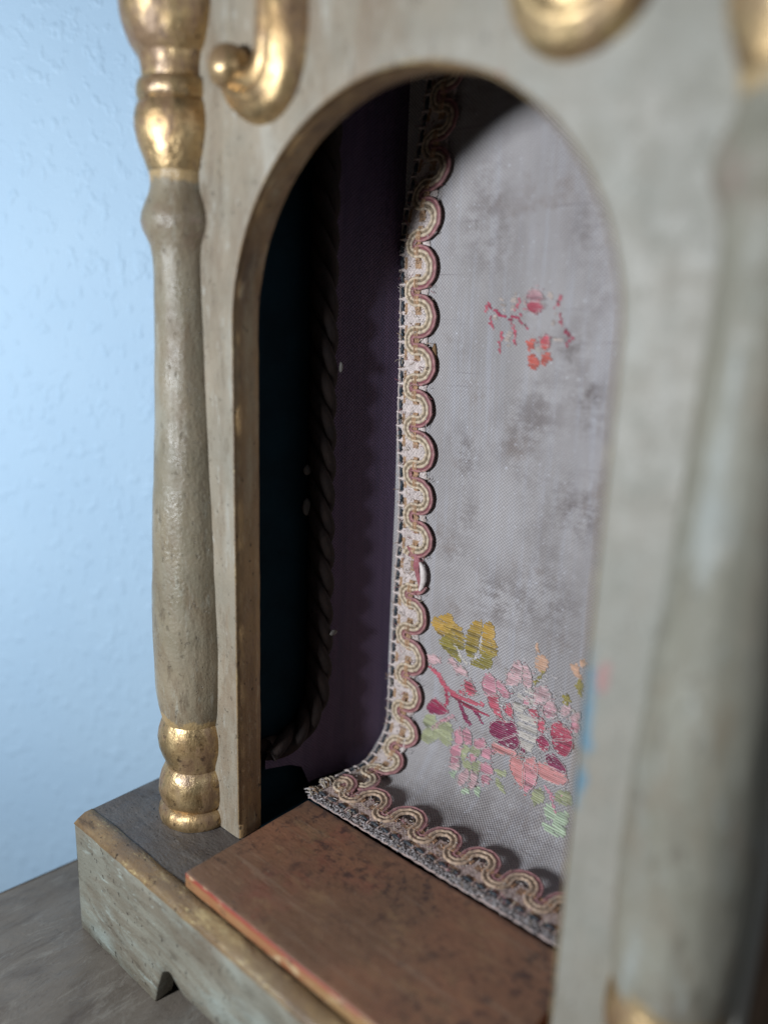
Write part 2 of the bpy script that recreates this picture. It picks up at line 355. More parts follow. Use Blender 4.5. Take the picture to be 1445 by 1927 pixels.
# thin gilt line worn along the arris of the opening is part of the board's paint edge
mb = MB(); pts = [(x + (-.002 if z <= HS and x < .5 else .002 if z <= HS else (x - .5) * .004), -.0006, z) for x, z in arch if True]
mb.tube(pts[2:-2], .0026, 5, cap=False); mb.build('gilt_edge_line', M_['strip'], shr)

# turned columns
RINGS = [
 ('base_ring', 'gold', [(-.002, .108), (.004, .113), (.018, .1165), (.034, .113), (.046, .104), (.050, .097)]),
 ('gilded_bead', 'gold', [(.046, .090), (.052, .100), (.066, .1095), (.09, .1135), (.118, .1115), (.145, .104), (.165, .093), (.174, .087)]),
 ('gilded_bead', 'gold', [(.170, .085), (.180, .089), (.196, .092), (.212, .099), (.235, .107), (.262, .110), (.288, .1065), (.310, .099), (.322, .094)]),
 ('shaft', 'shaft', [(.316, .090), (.326, .097), (.345, .101), (.37, .106), (.41, .110), (.50, .1115), (.575, .111), (.73, .108), (.895, .101), (1.05, .0925), (1.23, .084), (1.41, .0775), (1.56, .0745), (1.60, .0745), (1.632, .079), (1.65, .088), (1.668, .0985), (1.688, .103), (1.710, .100), (1.735, .088), (1.755, .0775), (1.775, .0745), (1.795, .0755), (1.803, .078)]),
 ('gilded_bulb', 'gold', [(1.798, .074), (1.806, .080), (1.815, .083), (1.83, .0865), (1.85, .0955), (1.875, .1035), (1.90, .107), (1.925, .107), (1.948, .102), (1.960, .094), (1.963, .090)]),
 ('gilded_ring', 'gold', [(1.960, .088), (1.964, .096), (1.975, .0995), (1.992, .100), (2.006, .096), (2.010, .088)]),
 ('gilded_collar', 'gold', [(2.006, .084), (2.014, .0855), (2.035, .0855), (2.048, .088), (2.056, .093), (2.062, .092)]),
 ('gilded_bulb', 'gold', [(2.058, .088), (2.068, .098), (2.085, .111), (2.11, .122), (2.15, .131), (2.20, .135), (2.26, .130), (2.32, .115), (2.36, .095), (2.38, .085)]),
]
def column(cx, seed, shaft='shaft'):
    col = bpy.data.objects.new('column', None); COL.objects.link(col); col.parent = shr
    col.location = (cx * S - shr.location.x, -shr.location.y, ZO * S); col.empty_display_size = .02
    for nm, mt, pr in RINGS:
        mb = MB(); P = []; pr2 = []
        for (z0, a), (z1, b) in zip(pr, pr[1:]):
            k = max(1, int((z1 - z0) / .02))
            for i in range(k): pr2.append((z0 + (z1 - z0) * i / k, a + (b - a) * i / k))
        pr2.append(pr[-1])
        for _ in range(2):
            pr2 = [pr2[0]] + [((pr2[i][0]), (pr2[i - 1][1] + 2 * pr2[i][1] + pr2[i + 1][1]) / 4 * .5 + pr2[i][1] * .5) for i in range(1, len(pr2) - 1)] + [pr2[-1]]
        for z, r in pr2:
            row = []
            for k in range(72):
                a = 2 * math.pi * k / 72; q = (math.cos(a) * .1 + seed, math.sin(a) * .1, z)
                rr = r + hrm(q, 9, .0018 if mt == 'shaft' else .0035) + hrm(q, 30, .0007 if mt == 'shaft' else .0016)
                if mt == 'shaft': rr += hrm((math.cos(a) * .1 + seed, math.sin(a) * .1, z * .15), 30, .002)
                row.append((cx + math.cos(a) * rr, math.sin(a) * rr, z))
            P.append(row)
        mb.grid(P, close_v=True)
        mb.add(P[-1] , [tuple(range(72))]); mb.add(P[0], [tuple(range(72))[::-1]])
        mb.build(nm, M_[shaft if mt == 'shaft' else mt], col, loc=(cx, 0, 0), flip=True)
    return col
tag(column(-.2, 0), 'turned column standing left of the arched opening')
tag(column(1.22, 5, 'shaft_pale'), 'turned column standing right of the arched opening')

# gilded scrolls (relief hooks with fluted backs)
def scroll(mirror):
    mb = MB()
    path = [(.195, 2.34), (.196, 2.26), (.196, 2.18), (.197, 2.10), (.195, 2.04), (.188, 1.995), (.172, 1.963), (.146, 1.944), (.112, 1.938), (.080, 1.946), (.055, 1.962), (.040, 1.982), (.038, 2.004), (.048, 2.018)]
    # resample with Catmull-Rom
    P = []
    for i in range(len(path) - 1):
        p0 = path[max(i - 1, 0)]; p1 = path[i]; p2 = path[i + 1]; p3 = path[min(i + 2, len(path) - 1)]
        for k in range(8):
            t = k / 8; P.append(tuple(.5 * (2 * p1[a] + (p2[a] - p0[a]) * t + (2 * p0[a] - 5 * p1[a] + 4 * p2[a] - p3[a]) * t * t + (3 * p1[a] - p0[a] - 3 * p2[a] + p3[a]) * t ** 3) for a in (0, 1)))
    rows = []; n = len(P)
    prof = [(-1.0, 0), (-.97, .35), (-.86, .72), (-.68, .93), (-.48, 1.0), (-.30, .93), (-.16, .80), (-.02, .93), (.16, 1.02), (.34, .95), (.50, .78), (.68, .72), (.84, .52), (.96, .25), (1.02, 0)]
    for i, (x, z) in enumerate(P):
        a = P[min(i + 1, n - 1)]; b = P[max(i - 1, 0)]; tx_, tz = a[0] - b[0], a[1] - b[1]; l = math.hypot(tx_, tz); tx_ /= l; tz /= l
        nx, nz = tz, -tx_          # left-hand side of the travel = inner side of the hook
        w = .062 * (1 - .25 * max(0, i / n - .55) / .45); h = .060 * (1 - .25 * i / n)
        rows.append([(x + nx * -u * w + 0, -.0 - v * h + hrm((x, u, z), 8, .0025), z + nz * -u * w) for u, v in prof])
    if mirror: rows = [[(1.0 - p[0], p[1], p[2]) for p in r] for r in rows]
    mb.grid(rows)
    o = mb.build('scroll_ornament', M_['goldscroll'], shr, flip=mirror)
    mb = MB(); kx, kz = (.042, 1.998)
    kx = 1.0 - kx if mirror else kx
    K = []
    for i in range(15):
        th = math.pi * .5 * i / 14 * 1.25
        K.append([(kx + math.cos(a) * .047 * math.cos(th - .4) , -.034 - .046 * math.sin(max(th - .4, -.4)), kz + math.sin(a) * .047 * math.cos(th - .4)) for a in [2 * math.pi * k / 28 for k in range(28)]])
    K = [[(kx + (p[0] - kx), p[1] + hrm(p, 14, .003), p[2]) for p in r] for r in K]
    mb.grid(K, close_v=True); mb.grid([[(kx + math.cos(a) * .044, y, kz + math.sin(a) * .044) for a in [2 * math.pi * k / 28 for k in range(28)]] for y in (0, -.036)], close_v=True)
    mb.build('scroll_knob', M_['goldscroll'], o)
    return o
tag(scroll(False), 'gilded scroll ornament above the left of the arch')
tag(scroll(True), 'gilded scroll ornament above the right of the arch')

# step slab in front of the niche
mb = MB(); box(mb, .0551, .972, -.2243, .2166, .0045, .0508, .007, (1, 0, 1), 40, .0028)
mb.build('step_slab', [M_['step_top'], M_['step_front']], shr)

# niche carcass
mb = MB(); G = 12
for x in (-.06, 1.06): mb.grid([[(x, T + (.66 - T) * i / G, 2.3 * j / G) for j in range(G + 1)] for i in range(G + 1)])
mb.grid([[(-.06 + 1.12 * i / G, .66, 2.3 * j / G) for j in range(G + 1)] for i in range(G + 1)])
mb.grid([[(-.06 + 1.12 * i / G, T + (.66 - T) * j / G, 2.3) for j in range(G + 1)] for i in range(G + 1)])
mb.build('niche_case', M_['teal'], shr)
mb = MB(); mb.grid([[(-.06 + 1.12 * i / 30, .072 + (.66 - .072) * j / 20, .006 + hrm((i * .04, j * .03, 1), 4, .002)) for j in range(21)] for i in range(31)])
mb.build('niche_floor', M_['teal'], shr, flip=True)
mb = MB()   # outer sides and back so the cabinet is closed
for x in (BX0 + .002, BX1 - .002): mb.grid([[(x, y, z) for z in (0.001, 2.7)] for y in (T, .74)])
mb.grid([[(x, .74, z) for z in (0.001, 2.7)] for x in (BX0 + .002, BX1 - .002)]); mb.grid([[(x, y, 2.7) for y in (T, .74)] for x in (BX0 + .002, BX1 - .002)])
mb.build('cabinet_shell', M_['inwood'], shr)

# silk lining: back sheet that curves into the floor
D, RB, ZF, ZT = .585, .15, .045, 2.2
S1 = ZT - (ZF + RB); S2 = S1 + RB * math.pi / 2; S3 = S2 + (D - RB - .232)
def sheet(x, s, n=0.):
    if s < S1: p = (x, D, ZT - s); q = (0, -1, 0)
    elif s < S2:
        a = (s - S1) / RB; p = (x, D - RB + RB * math.cos(a), ZF + RB - RB * math.sin(a)); q = (0, -math.cos(a), math.sin(a))
    else: p = (x, D - RB - (s - S2), ZF); q = (0, 0, 1)
    w = (mnoise.noise(Vector((x * 2.2, s * 1.3, 4))) * .009 + mnoise.noise(Vector((x * 7, s * 3, 9))) * .0028)
    if s > S1: w += .004 * math.sin((s - S1) * 26 + x * 5) * math.exp(-((s - S2) / .09) ** 2)
    n += w
    return (p[0], p[1] + q[1] * n, p[2] + q[2] * n)
def sheet_n(s):
    if s < S1: return (0, -1, 0)
    if s < S2: a = (s - S1) / RB; return (0, -math.cos(a), math.sin(a))
    return (0, 0, 1)
STAINS = [(0.289, 1.091, 0.077, 0.5), (0.315, 0.476, 0.115, 0.35), (0.52, 0.961, 0.087, 0.8), (0.445, 1.041, 0.067, 0.5), (0.658, 0.894, 0.048, 0.9), (0.686, 0.957, 0.042, 0.7), (0.682, 1.197, 0.067, 1.0), (0.602, 1.162, 0.058, 0.5), (0.32, 1.265, 0.058, 0.6), (0.299, 1.105, 0.048, 0.6), (0.566, 1.285, 0.077, 0.4), (0.43, 1.503, 0.087, 0.8), (0.648, 1.475, 0.096, 0.5), (0.271, 1.396, 0.077, 0.5), (0.61, 0.779, 0.058, 0.6), (0.589, 0.793, 0.038, 0.5), (0.625, 0.504, 0.077, 0.7), (0.324, 0.372, 0.077, 0.3), (0.267, 1.633, 0.077, 0.4), (0.419, 2.137, 0.173, 0.5), (0.64, 2.136, 0.115, 0.5), (0.353, 0.531, 0.096, 0.4), (0.669, 0.664, 0.048, 0.5), (0.503, 1.135, 0.058, 0.3), (0.268, 0.795, 0.048, 0.3), (0.548, 1.456, 0.096, 0.5)]
nu, nv = 110, 260; P = []; UV = []; ST = []
for i in range(nu + 1):
    x = .032 + .936 * i / nu; row = []
    for j in range(nv + 1):
        s = S3 * j / nv; row.append(sheet(x, s)); UV.append((x, s))
        ST.append(min(1.2, sum(w * math.exp(-(((x - a) / r) ** 2 + ((s - b) / (r * 1.25)) ** 2) * 1.3) for a, b, r, w in STAINS)))
    P.append(row)
mb = MB(); mb.grid(P); lin = mb.build('silk_lining', M_['silk'], shr, flip=True)
me = lin.data; a = me.attributes.new('stain', 'FLOAT', 'POINT'); a.data.foreach_set('value', ST)
uvl = me.uv_layers.new(name='UVMap'); li = np.zeros(len(me.loops), dtype=np.int32); me.loops.foreach_get('vertex_index', li)
uvl.data.foreach_set('uv', np.array(UV, dtype=np.float32)[li].ravel())
# purple cheek panels between rope and braid
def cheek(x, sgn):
    fr = [(.345, 2.25), (.345, 1.5), (.345, .9), (.345, .40), (.335, .33), (.30, .27), (.26, .235), (.20, .218), (.12, .215), (.12, .16), (.22, .13), (.27, .10), (.30, .03)]
    mb = MB(); UVc = []; P = []
    for (y, z) in fr:
        row = []
        for k in range(15):
            t = k / 14; yy = y + (.592 - y) * t; zb = z + (max(.02, .0) - z) * 0
            zz = z if z > .5 else z + (min(z, .5) - z) * t; row.append((x + sgn * (hrm((yy, z, 0), 4, .004) + max(0, (yy - .33) / .262) * .074), yy, zz))
        P.append(row)
    mb.grid(P); o = mb.build('purple_side_lining', M_['purple'], shr)
    uvl = o.data.uv_layers.new(name='UVMap')
    for lp in o.data.loops: v = mb.v[lp.vertex_index]; uvl.data[lp.index].uv = (v[1], v[2])
    return o
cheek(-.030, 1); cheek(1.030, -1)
# twisted rope along the front edge of the side lining
def rope(x):
    c = [(.333, 2.25 - i * .04) for i in range(46)] + [(.193 + .14 * math.cos(a), .40 - .18 * math.sin(a)) for a in [math.pi / 2 * k / 12 for k in range(13)]] + [(.193 - .03 * k, .22) for k in range(1, 4)]
    pts = []; 
    for i in range(len(c) - 1):
        l = math.hypot(c[i + 1][0] - c[i][0], c[i + 1][1] - c[i][1]); k = max(1, int(l / .008))
        pts += [(c[i][0] + (c[i + 1][0] - c[i][0]) * j / k, c[i][1] + (c[i + 1][1] - c[i][1]) * j / k) for j in range(k)]
    acc = 0; tr = [[], [], []]
    for i in range(1, len(pts) - 1):
        dy, dz = pts[i + 1][0] - pts[i - 1][0], pts[i + 1][1] - pts[i - 1][1]; l = math.hypot(dy, dz); acc += l / 2
        ny, nz = -dz / l, dy / l
        for k in range(3):
            a = acc / .27 * 2 * math.pi + k * 2 * math.pi / 3
            tr[k].append((x + math.cos(a) * .019, pts[i][0] + ny * math.sin(a) * .019, pts[i][1] + nz * math.sin(a) * .019))
    root = None
    for k in range(3):
        mb = MB(); mb.tube([Vector(p) + Vector((0, .004, 0)) * mnoise.noise(Vector(p) * 6) for p in tr[k]], [.0205 * (1 + .14 * mnoise.noise(Vector(p) * 9 + Vector((k, 0, 0)))) for p in tr[k]], 10)
        o = mb.build('twisted_rope' if k == 0 else 'rope_strand', M_['rope'], root or shr)
        root = root or o
    return root
rope(-.022); rope(1.022)

# ---------------------------------------------------------------- gimp braid
XE = [(0, .12), (.177, .1), (.256, .086), (.35, .068), (.433, .047), (.534, .036), (.728, .046), (.882, .052), (1.041, .051), (1.204, .064), (1.372, .068), (1.549, .061), (1.731, .058), (1.92, .055), (2.055, .052), (2.151, .045), (2.232, .034), (2.4, .03)]
def shade(c, a, b):
    k = random.uniform(a, b); return tuple(x * k for x in c)
def xe(s): return float(np.interp(s, [a for a, _ in XE], [b for _, b in XE]))
CREAM, YEL, OLV, PINK, TAN, WHT, NAVY = (.60, .50, .37), (.50, .40, .26), (.24, .185, .115), (.33, .10, .12), (.40, .25, .14), (.72, .64, .61), (.012, .028, .045)
def snake(L, R1=.042, R2=.023, sweep=math.radians(202), vc=.071, start=0.):
    """centre line (u, v, turn) of the meandering cord: wide loops outward, tight loops inward"""
    pts = []; h = (sweep / 2); u, v = start, vc; hd = math.pi / 2 - 0; k = 0
    # heading measured from +u; start heading so that each arc is symmetric about the v axis
    head = h; side = 1; out = []; ph = .0
    while u < L + .05:
        r = (R1 if side > 0 else R2) * random.uniform(.86, 1.12); wob = 1; n = 16
        for i in range(n):
            out.append((u + .003 * mnoise.noise(Vector((u * 9, start, 3))), v + .007 * mnoise.noise(Vector((u * 7, start, 8))) + .0015 * mnoise.noise(Vector((u * 50, v * 50, 8))), k)); step = sweep * wob / n; head -= side * step / 2
            u += math.cos(head) * r * step; v += math.sin(head) * r * step; head -= side * step / 2
        v += (vc - v) * .5
        side = -side; k += 1
    return out
def braid(name, fr, L, lead=0., rise=0., brk=None, parent=None, seed=1, u0=0., off=.0, soil=1.):
    CREAM, OLV, TAN, WHT, NAVY = [tuple(c * k for c, k in zip(cc, (soil, soil * soil, soil ** 2.3))) for cc in (globals()['CREAM'], globals()['OLV'], globals()['TAN'], globals()['WHT'], globals()['NAVY'])]
    random.seed(seed)
    # woven heading
    nU = int(L / .0034); v0, v1 = .004, .098 + lead; nV = 34; P = []; C = []
    for i in range(nU + 1):
        u = u0 + (L - u0) * i / nU; row = []
        rag = .006 * mnoise.noise(Vector((u * 60, 1, seed))) + .006 * (math.sin(u * 2 * math.pi / .065 + 1) > .2)
        for j in range(nV + 1):
            v = v0 + (v1 + rag - v0) * j / nV
            wv = math.sin(u * 2 * math.pi / .0136 + (math.pi if int(j / 2) % 2 else 0)) * .0016
            edge = min(1, j / 2, (nV - j) / 2); vv = (v - lead)
            tanm = 1 if (.058 < vv < .082 or .018 < vv < .030) and math.sin(u * 2 * math.pi / .064 + 2) > -.1 else 0
            col = TAN if tanm else WHT
            b = random.uniform(.62, 1.12); row.append(fr(u, v, .0035 + .0045 * edge + wv * edge))
            C.append(tuple(c * b * (1 if wv > -.0004 or tanm else .74) for c in col))
        P.append(row)
    mb = MB(); mb.grid(P, C); root = mb.build(name, M_['thread'], parent, col=True, flip=True)
    # edge cord
    mb = MB(); us = [u0 + i * .006 for i in range(int((L - u0) / .006))]
    mb.tube([fr(u, -.002 + .0012 * math.sin(u * 160), .004) for u in us], .0036, 6, tuple(c * .62 for c in WHT)); mb.build('edge_cord', M_['thread'], root, col=True)
    # dark dashes
    u = u0 + .012
    while u < L - .04:
        l = .029 + jit(.003); mb = MB(); k = 7; vv = .0125 + lead + jit(.001)
        mb.tube([fr(u + l * t / k, vv, .0075 + .004 * math.sin(math.pi * t / k)) for t in range(k + 1)], [.0058 * (.6 + .4 * math.sin(math.pi * t / k)) for t in range(k + 1)], 6, NAVY)
        mb.build('dark_stitch', M_['thread'], root, col=True)
        mb2 = MB(); mb2.tube([fr(u + l + .006, -.004 + lead + t * .006, .006 + .006 * math.sin(t / 4 * math.pi)) for t in range(5)], .0032, 5, WHT); mb2.build('cross_stitch', M_['thread'], root, col=True)
        u += l + .0125
    # serpentine cords
    sn = snake(L, vc=.073 + lead, start=u0); n = len(sn)
    strands = [('cream_cord', CREAM, -.0150, .0046), ('olive_cord', OLV, -.0082, .0034), ('cream_cord', CREAM, -.0005, .0052), ('wine_cord', (.20, .06, .07), .0070, .0032), ('pink_cord', (.36, .165, .165), .0128, .0040)]
    for nm, colr, o, r in strands:
        segs = [[]]
        for i in range(1, n - 1):
            du, dv = sn[i + 1][0] - sn[i - 1][0], sn[i + 1][1] - sn[i - 1][1]; l = math.hypot(du, dv) or 1
            uu, v = sn[i][0] + -dv / l * o + off, sn[i][1] + du / l * o
            if uu > L or uu < u0 + .004: continue
            if brk and brk[0] < sn[i][0] < brk[1]:
                if segs[-1]: segs.append([])
                continue
            k = sn[i][2]; outw = 1 if k % 2 == 0 else 0
            hgt = .0125 + (.004 + rise * (1 if outw else .2) * max(0, (v - .06 - lead) / .07)) + .0012 * math.sin(i * 1.9)
            segs[-1].append(fr(uu, v, hgt))
        mb = MB()
        for sg in segs:
            if len(sg) > 3:
                cc = []
                mb.tube(sg, [r * (1 + .10 * math.sin(i * 2.6)) for i in range(len(sg))], 8, colr)
        if mb.v: 
            c0 = 0; mb.c = [tuple(x * (1 + .25 * math.sin((i // 8) * 2.6)) for x in c) for i, c in enumerate(mb.c)]
            mb.build(nm, M_['thread'], root, col=True)
    # tan binding threads over each crossing
    last = None
    for i in range(1, n):
        if sn[i][2] != sn[i - 1][2] and u0 + .01 < sn[i][0] < L - .01 and not (brk and brk[0] < sn[i][0] < brk[1]):
            u, v = sn[i][0], sn[i][1]; mb = MB()
            for q in (-.0075, -.0015, .0045):
                mb.tube([fr(u + off + t * .0085, v + q + jit(.0006), .010 + .0105 * math.cos(t / 3 * math.pi / 2 * .95)) for t in range(-3, 4)], .0026, 5, shade(TAN, .85, 1.5))
            mb.build('binding_thread', M_['thread'], root, col=True)
    return root
def fr_back(u, v, n): return sheet(xe(u) + v, u, n)
gb = braid('gimp_braid', fr_back, 2.40, brk=(1.435, 1.515), parent=shr, seed=4, u0=.05, soil=.95)
tag(gb, 'pink and cream scalloped braid running up the left edge of the silk')
# the unravelled loop: one pink strand pulled straight, a loose white one beside it
mb = MB(); q = [(1.405, .050), (1.42, .062), (1.432, .082), (1.445, .088), (1.462, .086), (1.48, .090), (1.50, .098), (1.52, .108), (1.535, .108), (1.545, .092)]
for d, r in ((0, .0055), (.008, .0045)): mb.tube([fr_back(u, v + d, .017) for u, v in q], [r * (1.7 if 2 < i < 5 else 1) for i in range(len(q))], 8, PINK)
mb.build('pulled_pink_cord', M_['thread'], gb, col=True)
mb = MB(); q = [(1.445, .104), (1.46, .115), (1.48, .121), (1.50, .123), (1.52, .119), (1.535, .112)]
mb.tube([fr_back(u, v, .022) for u, v in q], [.004, .0085, .0105, .0095, .008, .004], 8, WHT); mb.build('loose_white_cord', M_['thread'], gb, col=True)
# loose thread end hanging at the corner
mb = MB(); q = [(.15, .10), (.148, .11), (.152, .13), (.146, .145), (.135, .155), (.120, .168), (.112, .172)]
mb.tube([sheet(x, 2.02 + k * 1.35 - .10, .022 - i * .002) for i, (x, k) in enumerate(q)], .0024, 5, WHT); mb.build('loose_thread', M_['thread'], gb, col=True)
def fr_floor(u, v, n):
    # lies on the front lip of the lining, tipped a little toward the viewer
    return (.048 + u, .2285 + v * .985, .050 + n * .62 + .004 * math.sin(min(1, max(0, v) / .05) * math.pi / 2) + mnoise.noise(Vector((u * 5, v * 4, 2))) * .003)
fb = braid('gimp_braid', fr_floor, .92, lead=.018, rise=.010, parent=shr, seed=9, u0=.0, soil=.84)
tag(fb, 'scalloped braid lying along the front edge of the niche floor')
mb = MB()
for k in range(900):     # fuzzy pile along the cut edge
    u = random.uniform(-.004, .90); v = random.uniform(-.002, .020); p = Vector(fr_floor(u, v, .006))
    mb.tube([p, p + Vector((jit(.004), jit(.004) - .002, random.uniform(.001, .007))), p + Vector((jit(.008), jit(.006) - .003, random.uniform(0, .007)))], .0022, 4, shade((.40, .36, .36), .5, 1.15), cap=False)
o = mb.build('pile_edge', M_['thread'], fb, col=True); o['kind'] = 'stuff'
mb = MB()
for k in range(46):      # frayed end
    v = random.uniform(.0, .12); p = Vector(fr_floor(.012, v, .010)); d = Vector((-random.uniform(.012, .045), jit(.014), jit(.014)))
    mb.tube([p, p + d * .5 + Vector((0, jit(.006), jit(.008) + .003)), p + d], .0024, 4, shade(random.choice([WHT, WHT, TAN, CREAM]), .5, 1.05), cap=False)
o = mb.build('frayed_end', M_['thread'], fb, col=True)

# fuzz of broken fibres on both braids
random.seed(77)
for root, fr_, L, n in ((gb, fr_back, 2.3, 650), (fb, fr_floor, .88, 420)):
    mb = MB()
    for k in range(n):
        u, v = random.uniform(.05, L), random.uniform(0, .125); p = Vector(fr_(u, v, random.uniform(.008, .018)))
        d = Vector((jit(.016), jit(.010) - .004, jit(.016))); mb.tube([p, p + d * .5 + Vector((jit(.004), -.003, jit(.004))), p + d], .0009, 4, shade(random.choice([WHT, TAN, PINK, CREAM]), .5, 1.1), cap=False)
    o = mb.build('loose_fibre_fuzz', M_['thread'], root, col=True); o['kind'] = 'stuff'
